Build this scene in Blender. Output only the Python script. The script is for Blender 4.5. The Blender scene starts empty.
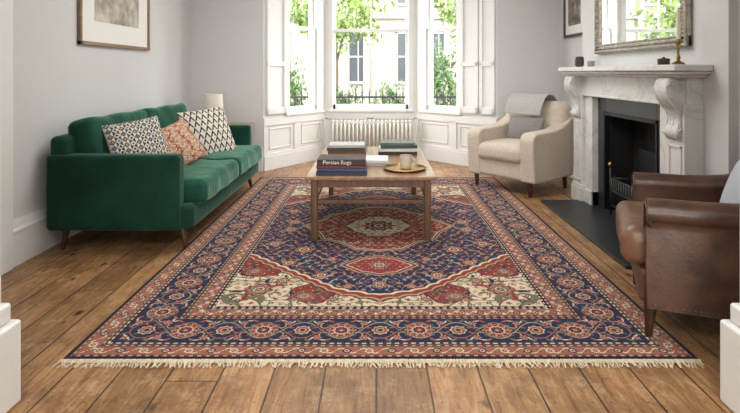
import bpy, bmesh, math, random
import numpy as np
from mathutils import Vector, Matrix, Euler
random.seed(3); rng=np.random.default_rng(5)
SC=bpy.context.scene; COL=SC.collection
F=520.0; H=1.2

def S(r,g,b):
    f=lambda c:(c/255/12.92) if c/255<=.04045 else ((c/255+.055)/1.055)**2.4
    return (f(r),f(g),f(b))

# ------------------------------------------------------------ materials
class NT:
    def __init__(s,mat):
        mat.use_nodes=True; s.t=mat.node_tree; s.b=s.t.nodes['Principled BSDF']
    def n(s,typ,**k):
        nd=s.t.nodes.new(typ)
        for a,v in k.items(): setattr(nd,a,v)
        return nd
    def l(s,a,b): s.t.links.new(a,b)
    def val(s,sock,v):
        if hasattr(v,'is_output'): s.l(v,sock)
        else: sock.default_value=v
    def math(s,op,a,b=0.0,c=None):
        nd=s.n('ShaderNodeMath',operation=op); s.val(nd.inputs[0],a); s.val(nd.inputs[1],b)
        if c is not None: s.val(nd.inputs[2],c)
        return nd.outputs[0]
    def mix(s,f,a,b,typ='MIX'):
        nd=s.n('ShaderNodeMix',data_type='RGBA',blend_type=typ)
        s.val(nd.inputs[0],f)
        s.val(nd.inputs[6],a if hasattr(a,'is_output') else (*a,1) if len(a)==3 else a)
        s.val(nd.inputs[7],b if hasattr(b,'is_output') else (*b,1) if len(b)==3 else b)
        return nd.outputs[2]
    def noise(s,vec,scale,detail=4,rough=.55):
        nd=s.n('ShaderNodeTexNoise'); nd.inputs['Scale'].default_value=scale
        nd.inputs['Detail'].default_value=detail; nd.inputs['Roughness'].default_value=rough
        if vec is not None: s.l(vec,nd.inputs['Vector'])
        return nd.outputs['Fac']
    def map(s,vec,scale):
        m=s.n('ShaderNodeMapping'); m.inputs['Scale'].default_value=scale; s.l(vec,m.inputs['Vector']); return m.outputs[0]
    def ramp(s,f,stops):
        r=s.n('ShaderNodeValToRGB'); s.l(f,r.inputs[0]); e=r.color_ramp.elements
        while len(e)<len(stops): e.new(.5)
        for i,(p,c) in enumerate(stops): e[i].position=p; e[i].color=(*c,1) if len(c)==3 else c
        return r.outputs[0]
    def bump(s,h,st,dist=.01):
        b=s.n('ShaderNodeBump'); b.inputs['Strength'].default_value=st; b.inputs['Distance'].default_value=dist
        s.l(h,b.inputs['Height']); s.l(b.outputs[0],s.b.inputs['Normal'])

def M(name,col,rough=.6,metal=0,var=.08,ns=6,bump=0,bs=80,sheen=0,coat=0,stretch=(1,1,1),sheen_tint=None,spec=None,bd=.004):
    m=bpy.data.materials.new(name); t=NT(m)
    tc=t.n('ShaderNodeTexCoord').outputs['Object']
    v=t.map(tc,stretch)
    f=t.noise(v,ns)
    f2=t.n('ShaderNodeMapRange'); t.l(f,f2.inputs[0]); f2.inputs[1].default_value=.3; f2.inputs[2].default_value=.7
    a=tuple(c*(1-var) for c in col); b=tuple(min(1,c*(1+var)) for c in col)
    t.l(t.mix(f2.outputs[0],a,b),t.b.inputs['Base Color'])
    t.b.inputs['Roughness'].default_value=rough; t.b.inputs['Metallic'].default_value=metal
    if spec is not None: t.b.inputs['Specular IOR Level'].default_value=spec
    if sheen:
        t.b.inputs['Sheen Weight'].default_value=sheen; t.b.inputs['Sheen Roughness'].default_value=.35
        if sheen_tint: t.b.inputs['Sheen Tint'].default_value=(*sheen_tint,1)
    if coat: t.b.inputs['Coat Weight'].default_value=coat; t.b.inputs['Coat Roughness'].default_value=.15
    if bump: t.bump(t.noise(v,bs,3),bump,bd)
    return m

def attr_mat(name,rough=.9,bump=.4,bs=400,sheen=.0):
    m=bpy.data.materials.new(name); t=NT(m)
    a=t.n('ShaderNodeAttribute',attribute_name='Col')
    t.l(a.outputs['Color'],t.b.inputs['Base Color'])
    t.b.inputs['Roughness'].default_value=rough; t.b.inputs['Specular IOR Level'].default_value=.15
    t.b.inputs['Sheen Weight'].default_value=sheen
    tc=t.n('ShaderNodeTexCoord').outputs['Object']
    t.bump(t.noise(tc,bs,2),bump,.003)
    return m

def wood(name,c1,c2,rough=.4,coat=0,scale=(14,1.2,14)):
    m=bpy.data.materials.new(name); t=NT(m)
    tc=t.n('ShaderNodeTexCoord').outputs['Object']
    v=t.map(tc,scale)
    f=t.noise(v,2.2,7,.6)
    t.l(t.ramp(f,[(.32,c1),(.7,c2)]),t.b.inputs['Base Color'])
    t.b.inputs['Roughness'].default_value=rough
    if coat: t.b.inputs['Coat Weight'].default_value=coat; t.b.inputs['Coat Roughness'].default_value=.2
    t.bump(f,.15,.003)
    return m

def floor_mat():
    m=bpy.data.materials.new('floorboards'); t=NT(m)
    tc=t.n('ShaderNodeTexCoord').outputs['Object']
    sep=t.n('ShaderNodeSeparateXYZ'); t.l(tc,sep.inputs[0])
    X,Y=sep.outputs[0],sep.outputs[1]
    W=.205
    xs=t.math('DIVIDE',X,W); idx=t.math('FLOOR',xs); fx=t.math('FRACT',xs)
    wn=t.n('ShaderNodeTexWhiteNoise',noise_dimensions='1D'); t.l(idx,wn.inputs['W'])
    off=t.math('MULTIPLY',wn.outputs['Value'],3.7)
    ys=t.math('DIVIDE',t.math('ADD',Y,off),3.1); idy=t.math('FLOOR',ys); fy=t.math('FRACT',ys)
    cb=t.n('ShaderNodeCombineXYZ'); t.l(idx,cb.inputs[0]); t.l(idy,cb.inputs[1])
    wn2=t.n('ShaderNodeTexWhiteNoise',noise_dimensions='2D'); t.l(cb.outputs[0],wn2.inputs['Vector'])
    r=wn2.outputs['Value']
    gv=t.n('ShaderNodeCombineXYZ'); t.l(t.math('MULTIPLY',X,20),gv.inputs[0]); t.l(t.math('MULTIPLY',Y,2.4),gv.inputs[1]); t.l(t.math('MULTIPLY',r,37),gv.inputs[2])
    n0=t.n('ShaderNodeTexNoise'); n0.inputs['Scale'].default_value=1.1; n0.inputs['Detail'].default_value=9; n0.inputs['Roughness'].default_value=.74; n0.inputs['Distortion'].default_value=1.8
    t.l(gv.outputs[0],n0.inputs['Vector'])
    g=n0.outputs['Fac']
    base=t.ramp(g,[(.30,S(102,69,42)),(.43,S(146,107,69)),(.56,S(172,132,90)),(.75,S(198,161,119))])
    tone=t.ramp(r,[(0,(.66,.64,.61)),(.5,(.88,.86,.84)),(1,(1.06,1.04,1.02))])
    c=t.mix(1.0,base,tone,'MULTIPLY')
    st=t.noise(tc,3.4,10,.8)
    c=t.mix(t.math('MULTIPLY',t.ramp(st,[(.47,(0,0,0)),(.59,(1,1,1))]),.55),c,S(96,66,42))
    st2=t.noise(t.map(tc,(1,1,1)),6.3,10,.82)
    c=t.mix(t.math('MULTIPLY',t.ramp(st2,[(.53,(0,0,0)),(.63,(1,1,1))]),.4),c,S(200,170,132))
    vo=t.n('ShaderNodeTexVoronoi'); vo.inputs['Scale'].default_value=4.6
    wv=t.n('ShaderNodeTexNoise'); wv.inputs['Scale'].default_value=9; t.l(tc,wv.inputs['Vector'])
    va=t.n('ShaderNodeVectorMath',operation='MULTIPLY_ADD'); t.l(wv.outputs['Color'],va.inputs[0]); va.inputs[1].default_value=(.05,.05,0); t.l(t.map(tc,(1.6,.9,0)),va.inputs[2])
    t.l(va.outputs[0],vo.inputs['Vector'])
    k2=t.n('ShaderNodeMapRange'); t.l(vo.outputs['Distance'],k2.inputs[0]); k2.inputs[1].default_value=.05; k2.inputs[2].default_value=.15; k2.inputs[3].default_value=.95; k2.inputs[4].default_value=0
    sc=t.n('ShaderNodeSeparateColor'); t.l(vo.outputs['Color'],sc.inputs[0])
    c=t.mix(t.math('MULTIPLY',k2.outputs[0],t.math('LESS_THAN',sc.outputs[0],.65)),c,S(52,31,18))
    g1=t.math('LESS_THAN',fx,.024); g2=t.math('GREATER_THAN',fx,.988); g3=t.math('LESS_THAN',fy,.0016)
    gap=t.math('MAXIMUM',t.math('MAXIMUM',g1,g2),g3)
    jy=t.math('FRACT',t.math('DIVIDE',Y,.42)); jx=t.math('ABSOLUTE',t.math('SUBTRACT',t.math('ABSOLUTE',t.math('SUBTRACT',fx,.5)),.33))
    nl=t.math('MULTIPLY',t.math('LESS_THAN',t.math('ABSOLUTE',t.math('SUBTRACT',jy,.5)),.008),t.math('LESS_THAN',jx,.018))
    dark=t.math('MAXIMUM',t.math('MULTIPLY',gap,.86),t.math('MULTIPLY',nl,.6))
    c=t.mix(dark,c,S(30,19,13))
    t.l(c,t.b.inputs['Base Color'])
    rr=t.ramp(g,[(.3,(.52,)*3),(.7,(.34,)*3)]); t.l(rr,t.b.inputs['Roughness'])
    hgt=t.math('SUBTRACT',t.math('MULTIPLY',g,.35),gap)
    t.bump(hgt,.5,.004)
    return m

def marble():
    m=bpy.data.materials.new('white_marble'); t=NT(m)
    tc=t.n('ShaderNodeTexCoord').outputs['Object']
    n0=t.n('ShaderNodeTexNoise'); n0.inputs['Scale'].default_value=2.4; n0.inputs['Detail'].default_value=6; n0.inputs['Distortion'].default_value=1.0
    t.l(t.map(tc,(1,1,1.5)),n0.inputs['Vector'])
    f=t.math('ABSOLUTE',t.math('SUBTRACT',n0.outputs['Fac'],.5))
    t.l(t.ramp(f,[(0,S(186,185,182)),(.018,S(202,200,197)),(.08,S(208,206,202))]),t.b.inputs['Base Color'])
    t.b.inputs['Roughness'].default_value=.36
    return m

m_floor=floor_mat()
m_wall=M('gray_wall_paint',S(202,202,200),.8,var=.015,ns=2,bump=.05,bs=200)
m_white=M('white_gloss_paint',S(224,224,221),.42,var=.01,ns=2)
m_ceil=M('ceiling_paint',S(238,238,236),.9,var=.01)
m_marble=marble()
m_slate=M('black_slate',S(38,40,42),.4,var=.2,ns=5,bump=.1,bs=30)
m_iron=M('cast_iron',S(22,22,23),.5,metal=.4,var=.2,ns=20,bump=.2,bs=60)
m_soot=M('sooty_brick',S(18,17,17),.95,var=.3,ns=8,bump=.5,bs=25)
m_velvet=M('green_velvet',S(26,68,52),.82,var=.42,ns=3.2,bump=.5,bs=9,bd=.02,sheen=.9,sheen_tint=S(150,196,174),spec=.15)
m_velvet_arm=M('green_velvet_frame',S(20,54,42),.82,var=.38,ns=3.2,bump=.35,bs=9,bd=.015,sheen=.6,sheen_tint=S(140,186,162),spec=.15)
m_walnut=wood('walnut_wood',S(50,30,20),S(80,48,30),.4)
m_table=wood('teak_wood',S(112,78,52),S(158,118,82),.32,coat=.25)
m_tableleg=wood('teak_leg_wood',S(80,52,34),S(118,80,52),.4,scale=(14,14,1.5))
m_darkwood=wood('dark_stained_wood',S(44,26,18),S(72,44,30),.4)
m_linen=M('beige_linen',S(196,182,166),.9,var=.07,ns=30,bump=.35,bs=300,sheen=.2)
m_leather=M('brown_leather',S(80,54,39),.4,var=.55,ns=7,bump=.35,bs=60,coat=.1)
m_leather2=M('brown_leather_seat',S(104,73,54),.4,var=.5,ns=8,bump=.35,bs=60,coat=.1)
m_brass=M('aged_brass',S(140,112,64),.38,metal=1,var=.2)
m_gold=M('brushed_gold',S(164,134,80),.32,metal=1,var=.12)
m_silver=M('silver_leaf',S(166,161,150),.45,metal=.65,var=.4,ns=30,bump=.5,bs=60)
m_mirror=M('mirror_glass',(.9,.91,.91),.02,metal=1,var=.0)
m_ceramic=M('cream_ceramic',S(206,196,182),.35,var=.04)
m_shade=M('linen_lampshade',S(222,216,202),.9,var=.04,bump=.2,bs=300)
m_candle=M('ivory_wax',S(224,214,188),.5,var=.02)
m_wool=M('pale_grey_wool',S(166,164,159),.95,var=.06,ns=40,bump=.3,bs=250,sheen=.15)
m_greycush=M('taupe_grey_linen',S(128,123,118),.95,var=.08,ns=40,bump=.4,bs=300)
m_whitecush=M('pale_blue_grey_cotton',S(180,186,192),.9,var=.04,bump=.3,bs=300)
m_paper=M('book_pages',S(220,214,200),.8,var=.06,ns=60,stretch=(1,1,12))
m_mat=M('picture_mount',S(226,224,218),.8,var=.01)
m_rad=M('radiator_enamel',S(220,215,204),.4,var=.01)

# ------------------------------------------------------------ mesh helpers
def link(ob,parent=None):
    COL.objects.link(ob)
    if parent: ob.parent=parent
    return ob
def tag(ob,label=None,cat=None,kind=None,group=None):
    if label: ob['label']=label
    if cat: ob['category']=cat
    if kind: ob['kind']=kind
    if group: ob['group']=group
    return ob
def thing(name,label,cat,loc=(0,0,0),rz=0,group=None):
    e=bpy.data.objects.new(name,None); e.empty_display_size=.1; e.location=loc; e.rotation_euler=(0,0,rz)
    COL.objects.link(e); return tag(e,label,cat,group=group)
def fin(name,bm,mat,parent=None,smooth=False,bevel=0,seg=2,loc=(0,0,0),rot=(0,0,0),ang=None):
    bmesh.ops.recalc_face_normals(bm,faces=bm.faces)
    me=bpy.data.meshes.new(name); bm.to_mesh(me); bm.free()
    ob=bpy.data.objects.new(name,me); me.materials.append(mat)
    ob.location=loc; ob.rotation_euler=rot
    if smooth or bevel:
        for p in me.polygons: p.use_smooth=True
    if smooth and ang:
        me.set_sharp_from_angle(angle=math.radians(ang))
    if bevel:
        b=ob.modifiers.new('b','BEVEL'); b.width=bevel; b.segments=seg; b.limit_method='ANGLE'; b.angle_limit=math.radians(35); b.harden_normals=True
    return link(ob,parent)
def bbox(bm,x0,x1,y0,y1,z0,z1,T=None):
    vs=[bm.verts.new(Vector((x,y,z)) if T is None else T(x,y,z)) for x in (x0,x1) for y in (y0,y1) for z in (z0,z1)]
    for q in ((0,1,3,2),(4,6,7,5),(0,4,5,1),(2,3,7,6),(0,2,6,4),(1,5,7,3)): bm.faces.new([vs[i] for i in q])
def boxes(name,L,mat,parent=None,bevel=0,T=None,**k):
    bm=bmesh.new()
    for b in L: bbox(bm,*b,T=T)
    return fin(name,bm,mat,parent,bevel=bevel,**k)
def rbox(name,x0,x1,y0,y1,z0,z1,r,mat,parent=None,crown=0,crown_ax=2,k=4,n=7,rot=(0,0,0),wob=0,taper=None,sag=0):
    hx,hy,hz=(x1-x0)/2,(y1-y0)/2,(z1-z0)/2; c=Vector(((x0+x1)/2,(y0+y1)/2,(z0+z1)/2))
    def coords(h):
        a=[-h+r*i/k for i in range(k)]
        m=[-h+r+(2*h-2*r)*i/n for i in range(n+1)]
        return a+m+[-v for v in reversed(a)]
    cx,cy,cz=coords(hx),coords(hy),coords(hz)
    bm=bmesh.new(); D={}
    hs=(hx,hy,hz)
    def V(x,y,z):
        key=(round(x,6),round(y,6),round(z,6))
        if key in D: return D[key]
        p=Vector((x,y,z)); q=Vector([max(-(h-r),min(h-r,v)) for v,h in zip(p,hs)]); d=p-q
        dd=Vector([math.tan(v/r*math.pi/4) for v in d]) if r>0 else d
        if dd.length>1e-9: p=q+dd.normalized()*r
        u=[p[i]/hs[i] for i in range(3)]
        if crown:
            o=[i for i in range(3) if i!=crown_ax]
            w=max(0,1-u[o[0]]**2)*max(0,1-u[o[1]]**2)
            p[crown_ax]+=crown*w**.6*(1 if u[crown_ax]>0 else (-1 if crown_ax!=2 else 0))*min(1,abs(u[crown_ax])*1.5)
        if taper: p.x*=1+taper[0]*u[2]; p.y*=1+taper[1]*u[2]
        if sag: p.z-=sag*(1-u[1]**2)*(u[2]>0)
        if wob: p+=Vector((math.sin(p.y*23+p.z*11),math.sin(p.x*19+p.z*17),math.sin(p.x*21+p.y*15)))*wob
        v=bm.verts.new(p); D[key]=v; return v
    def face(A,B,fn):
        for i in range(len(A)-1):
            for j in range(len(B)-1):
                bm.faces.new([fn(A[i],B[j]),fn(A[i+1],B[j]),fn(A[i+1],B[j+1]),fn(A[i],B[j+1])])
    for s in (-1,1):
        face(cx,cy,lambda a,b:V(a,b,s*hz)); face(cx,cz,lambda a,b:V(a,s*hy,b)); face(cy,cz,lambda a,b:V(s*hx,a,b))
    return fin(name,bm,mat,parent,smooth=True,loc=c,rot=rot)
def lathe(name,prof,mat,parent=None,seg=32,loc=(0,0,0),rot=(0,0,0),ang=40):
    bm=bmesh.new(); rings=[]
    for r,z in prof:
        if r<1e-5: rings.append([bm.verts.new((0,0,z))])
        else: rings.append([bm.verts.new((r*math.cos(2*math.pi*i/seg),r*math.sin(2*math.pi*i/seg),z)) for i in range(seg)])
    for a,b in zip(rings,rings[1:]):
        for i in range(seg):
            j=(i+1)%seg
            if len(a)==1 and len(b)==1: continue
            if len(a)==1: bm.faces.new([a[0],b[i],b[j]])
            elif len(b)==1: bm.faces.new([a[i],a[j],b[0]])
            else: bm.faces.new([a[i],a[j],b[j],b[i]])
    if len(rings[0])>1: bm.faces.new(rings[0])
    if len(rings[-1])>1: bm.faces.new(rings[-1])
    return fin(name,bm,mat,parent,smooth=True,loc=loc,rot=rot,ang=ang)
def prism(name,pts,axis,t0,t1,mat,parent=None,bevel=0,seg=2,T=None,loc=(0,0,0),rot=(0,0,0),bm=None):
    own=bm is None
    if own: bm=bmesh.new()
    def P(a,b,t):
        v={'x':(t,a,b),'y':(a,t,b),'z':(a,b,t)}[axis]
        return Vector(v) if T is None else T(*v)
    A=[bm.verts.new(P(a,b,t0)) for a,b in pts]; B=[bm.verts.new(P(a,b,t1)) for a,b in pts]
    bm.faces.new(A); bm.faces.new(B[::-1])
    for i in range(len(pts)):
        j=(i+1)%len(pts); bm.faces.new([A[i],A[j],B[j],B[i]])
    if own: return fin(name,bm,mat,parent,bevel=bevel,seg=seg,loc=loc,rot=rot)
def sweep(bm,pts,r,seg=8,closed=False):
    pts=[Vector(p) for p in pts]; n=len(pts); rings=[]
    for i,p in enumerate(pts):
        a=pts[(i-1)%n] if (closed or i>0) else p; b=pts[(i+1)%n] if (closed or i<n-1) else p
        t=(b-a).normalized(); up=Vector((0,0,1)) if abs(t.z)<.95 else Vector((1,0,0))
        u=t.cross(up).normalized(); w=u.cross(t)
        rr=r[i] if isinstance(r,(list,tuple)) else r
        rings.append([bm.verts.new(p+(u*math.cos(2*math.pi*k/seg)+w*math.sin(2*math.pi*k/seg))*rr) for k in range(seg)])
    m=n if closed else n-1
    for i in range(m):
        a,b=rings[i],rings[(i+1)%n]
        for k in range(seg): bm.faces.new([a[k],a[(k+1)%seg],b[(k+1)%seg],b[k]])
    if not closed: bm.faces.new(rings[0]); bm.faces.new(rings[-1][::-1])
def tubes(name,L,r,mat,parent=None,seg=8,**k):
    bm=bmesh.new()
    for p in L: sweep(bm,p,r,seg)
    return fin(name,bm,mat,parent,smooth=True,**k)
def leg(parent,x,y,z0,z1,r0,r1,mat,dx=0,dy=0,square=False):
    bm=bmesh.new(); seg=4 if square else 14
    rings=[]
    for t in (0,.04,.5,1):
        z=z0+(z1-z0)*t; r=r0+(r1-r0)*t
        if t==0: r*=.85
        ox,oy=dx*(1-t),dy*(1-t)
        rings.append([bm.verts.new((ox+r*math.cos(2*math.pi*(i+.5)/seg),oy+r*math.sin(2*math.pi*(i+.5)/seg),z)) for i in range(seg)])
    for a,b in zip(rings,rings[1:]):
        for i in range(seg): bm.faces.new([a[i],a[(i+1)%seg],b[(i+1)%seg],b[i]])
    bm.faces.new(rings[0]); bm.faces.new(rings[-1])
    return fin('leg',bm,mat,parent,smooth=True,loc=(x,y,0),ang=40)
def colattr(me,cols):
    a=me.color_attributes.new('Col','FLOAT_COLOR','POINT')
    out=np.ones((len(me.vertices),4),dtype=np.float32); out[:,:3]=cols
    a.data.foreach_set('color',out.ravel())
def gridmesh(name,P,cols,mat):
    ny,nx=P.shape[:2]
    me=bpy.data.meshes.new(name); me.vertices.add(nx*ny); me.vertices.foreach_set('co',P.reshape(-1).astype(np.float32))
    i=np.arange(nx*ny).reshape(ny,nx)
    q=np.stack([i[:-1,:-1],i[:-1,1:],i[1:,1:],i[1:,:-1]],-1).reshape(-1,4)
    me.loops.add(q.size); me.loops.foreach_set('vertex_index',q.ravel().astype(np.int32))
    me.polygons.add(len(q)); me.polygons.foreach_set('loop_start',(np.arange(len(q))*4).astype(np.int32))
    me.polygons.foreach_set('use_smooth',np.ones(len(q),dtype=bool))
    me.update(calc_edges=True); me.validate()
    colattr(me,cols.reshape(-1,3)); me.materials.append(mat)
    return me
def text_mesh(txt,size,mat,parent,loc,rot,name='spine_lettering'):
    cu=bpy.data.curves.new('t','FONT'); cu.body=txt; cu.size=size; cu.extrude=.0004; cu.align_x='CENTER'; cu.align_y='CENTER'
    o=bpy.data.objects.new('t',cu); COL.objects.link(o)
    dg=bpy.context.evaluated_depsgraph_get(); me=bpy.data.meshes.new_from_object(o.evaluated_get(dg))
    bpy.data.objects.remove(o)
    ob=bpy.data.objects.new(name,me); me.materials.clear(); me.materials.append(mat)
    ob.location=loc; ob.rotation_euler=rot; return link(ob,parent)

# ------------------------------------------------------------ room shell
XL,XR,YB=-2.25,2.25,6.3
BL0,BL1,BR1,BR0=(-1.37,YB),(-.72,7.3),(.57,7.3),(1.47,YB)
CH=2.9
def st(o): o['kind']='structure'; return o
poly=[(-2.6,-4.2),(2.6,-4.2),(2.6,YB+.2),(1.6,YB+.2),(.66,7.5),(-.8,7.5),(-1.52,YB+.2),(-2.6,YB+.2)]
st(prism('floor',poly,'z',-.12,0,m_floor)); st(prism('ceiling',poly,'z',CH,CH+.15,m_ceil))
st(boxes('wall_left',[(XL-.2,XL,1.85,YB+.2,0,CH)],m_wall))
FC=4.06
CX=2.0; C0,C1=2.95,5.04
st(boxes('wall_right',[(XR,XR+.2,1.85,YB+.2,0,CH)],m_wall))
OY0,OY1,OZ=FC-.48,FC+.48,.98
st(boxes('wall_chimney_breast',[(CX,XR,C0,OY0,0,CH),(CX,XR,OY1,C1,0,CH),(CX,XR,OY0,OY1,OZ,CH)],m_wall,bevel=.004))
st(boxes('wall_back',[(XL,BL0[0],YB,YB+.2,0,CH),(BR0[0],XR,YB,YB+.2,0,CH),(BL0[0],BR0[0],YB,YB+.2,2.72,CH)],m_wall))
st(boxes('wall_front',[(-2.45,-1.37,1.6,1.82,0,CH),(1.33,2.45,1.6,1.82,0,CH),(-1.37,1.33,1.6,1.82,2.5,CH)],m_wall))
def jamb_trim(name,x,s):
    bm=bmesh.new()
    X=lambda a:x+s*a
    prism(None,[(X(-.03),1.56),(X(0),1.56),(X(0),1.86),(X(-.10),1.86),(X(-.10),1.82),(X(-.03),1.82)],'z',.36,2.5,None,bm=bm)
    for (o,z0,z1) in ((.042,0,.30),(.020,.30,.37)):
        prism(None,[(X(-.03),1.56-o),(X(o),1.56-o),(X(o),1.86+o),(X(-.13),1.86+o),(X(-.13),1.82),(X(-.03),1.82)],'z',z0,z1,None,bm=bm)
    st(fin(name,bm,m_white,bevel=.012,seg=4))
jamb_trim('trim_1',-1.335,1); jamb_trim('trim_2',1.295,-1)
st(boxes('trim_3',[(XL,XL+.05,2.86,3.16,0,CH)],m_white,bevel=.008))
st(boxes('wall_rear_left',[(-2.6,-2.5,-4,1.6,0,CH)],m_wall)); st(boxes('wall_rear_right',[(2.5,2.6,-4,1.6,0,CH)],m_wall))
st(boxes('wall_rear',[(-2.6,-1.3,-4.2,-4,0,CH),(1.3,2.6,-4.2,-4,0,CH),(-1.3,1.3,-4.2,-4,0,.5),(-1.3,1.3,-4.2,-4,2.5,CH)],m_wall))  # unseen wall added to hold back light from behind, opening sized for fill
BBP=[(0,0),(.028,0),(.028,.2),(.034,.205),(.034,.222),(.022,.235),(.018,.262),(.012,.285),(0,.285)]
def TF(p0,p1):
    p0=Vector((*p0,0)); d=(Vector((*p1,0))-p0); L=d.length; d/=L; n=Vector((d.y,-d.x,0))
    return (lambda s,o,z:p0+d*s+n*o+Vector((0,0,z))),L
def baseboard(name,p0,p1):
    T,L=TF(p0,p1)
    st(prism(name,BBP,'x',0,L,m_white,T=T))
baseboard('baseboard_left',(XL,3.16),(XL,YB))
baseboard('baseboard_back_left',(XL,YB),BL0)
baseboard('baseboard_back_right',BR0,(XR,YB))
baseboard('baseboard_right',(XR,YB),(XR,C1))
baseboard('baseboard_chimney',(XR,C1),(CX,C1))
baseboard('baseboard_chimney_near',(CX,3.12),(CX,C0))
baseboard('baseboard_right_near',(XR,C0),(XR,1.83))
SZ=.66; WT=2.62
def bay(i,p0,p1,w0,w1,shut):
    T,L=TF(p0,p1)
    st(boxes(f'wall_bay_{i}',[(0,L,-.2,0,0,SZ),(0,L,-.2,0,WT,CH),(0,w0,-.2,0,SZ,WT),(w1,L,-.2,0,SZ,WT)],m_white,T=T))
    B=[(0,L,0,.03,0,.17),(0,L,0,.022,.17,.2),(0,L,0,.02,SZ-.12,SZ-.02)]
    npn=max(1,round(L/.62)); w=L/npn
    for k in range(npn+1):
        c=k*w; B.append((max(0,c-.05),min(L,c+.05),0,.02,.2,SZ-.1))
    for k in range(npn):
        a,b=k*w+.1,(k+1)*w-.1
        B+= [(a,b,0,.012,.25,.265),(a,b,0,.012,SZ-.17,SZ-.155),(a,a+.015,0,.012,.25,SZ-.155),(b-.015,b,0,.012,.25,SZ-.155)]
    st(boxes(f'trim_bay_{i}',B,m_white,T=T,bevel=.003))
    st(boxes(f'trim_sill_{i}',[(w0-.06,w1+.06,-.14,.045,SZ-.02,SZ+.015)],m_white,T=T,bevel=.008))
    mz=1.79; Fm=[]
    Fm+=[(w0-.055,w0+.015,-.17,.02,SZ,WT+.05),(w1-.015,w1+.055,-.17,.02,SZ,WT+.05),(w0,w1,-.17,.02,WT-.02,WT+.05)]
    Fm+=[(w0+.01,w1-.01,-.09,-.045,SZ+.01,SZ+.085),(w0+.01,w1-.01,-.09,-.045,mz-.02,mz+.02),(w0+.01,w0+.05,-.09,-.045,SZ,mz),(w1-.05,w1-.01,-.09,-.045,SZ,mz)]
    Fm+=[(w0+.01,w1-.01,-.14,-.095,mz-.02,mz+.02),(w0+.01,w0+.05,-.14,-.095,mz,WT),(w1-.05,w1-.01,-.14,-.095,mz,WT),(w0+.01,w1-.01,-.14,-.095,WT-.06,WT)]
    if w1-w0>.8:
        c=(w0+w1)/2; Fm+=[(c-.011,c+.011,-.13,-.1,mz,WT)]
    st(boxes(f'window_{i}',Fm,m_white,T=T,bevel=.004))
    for j,(a,b) in enumerate(shut):
        Q=[(a,b,.0,.028,SZ+.02,WT)]
        for z0,z1 in ((SZ+.02,SZ+.10),(WT-.1,WT)): Q.append((a,b,.028,.048,z0,z1))
        Q+=[(a,a+.045,.028,.048,SZ+.02,WT),(b-.045,b,.028,.048,SZ+.02,WT),(a,b,.028,.048,1.27,1.33)]
        o=boxes('window_shutter',Q,m_white,T=T,bevel=.004)
        tag(o,'white panelled wooden shutter folded open beside bay window','shutter',group='bay window shutters')
bay(1,BL0,BL1,.44,1.08,[(.03,.37)])
bay(2,BL1,BR1,.10,1.19,[])
bay(3,BR1,BR0,.13,.74,[(.81,1.09),(1.11,1.335)])

# ------------------------------------------------------------ radiator
rad=thing('column_radiator','white cast-iron column radiator under bay window','radiator',(-.06,7.19,0))
bm=bmesh.new(); n=20
for i in range(n):
    x=-.53+1.06*i/(n-1)
    for y in (-.045,.045): sweep(bm,[(x,y,.1),(x,y,.5)],.014,8)
    sweep(bm,[(x,-.045,.5),(x,-.03,.525),(x,.03,.525),(x,.045,.5)],.014,8); sweep(bm,[(x,-.045,.1),(x,.045,.1)],.015,8)
sweep(bm,[(-.55,0,.49),(.55,0,.49)],.018,8); sweep(bm,[(-.55,0,.12),(.55,0,.12)],.018,8)
fin('radiator_columns',bm,m_rad,rad,smooth=True)
for x in (-.5,.5):
    boxes('foot',[(x-.015,x+.015,-.06,.06,0,.1)],m_rad,rad,bevel=.004)

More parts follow.
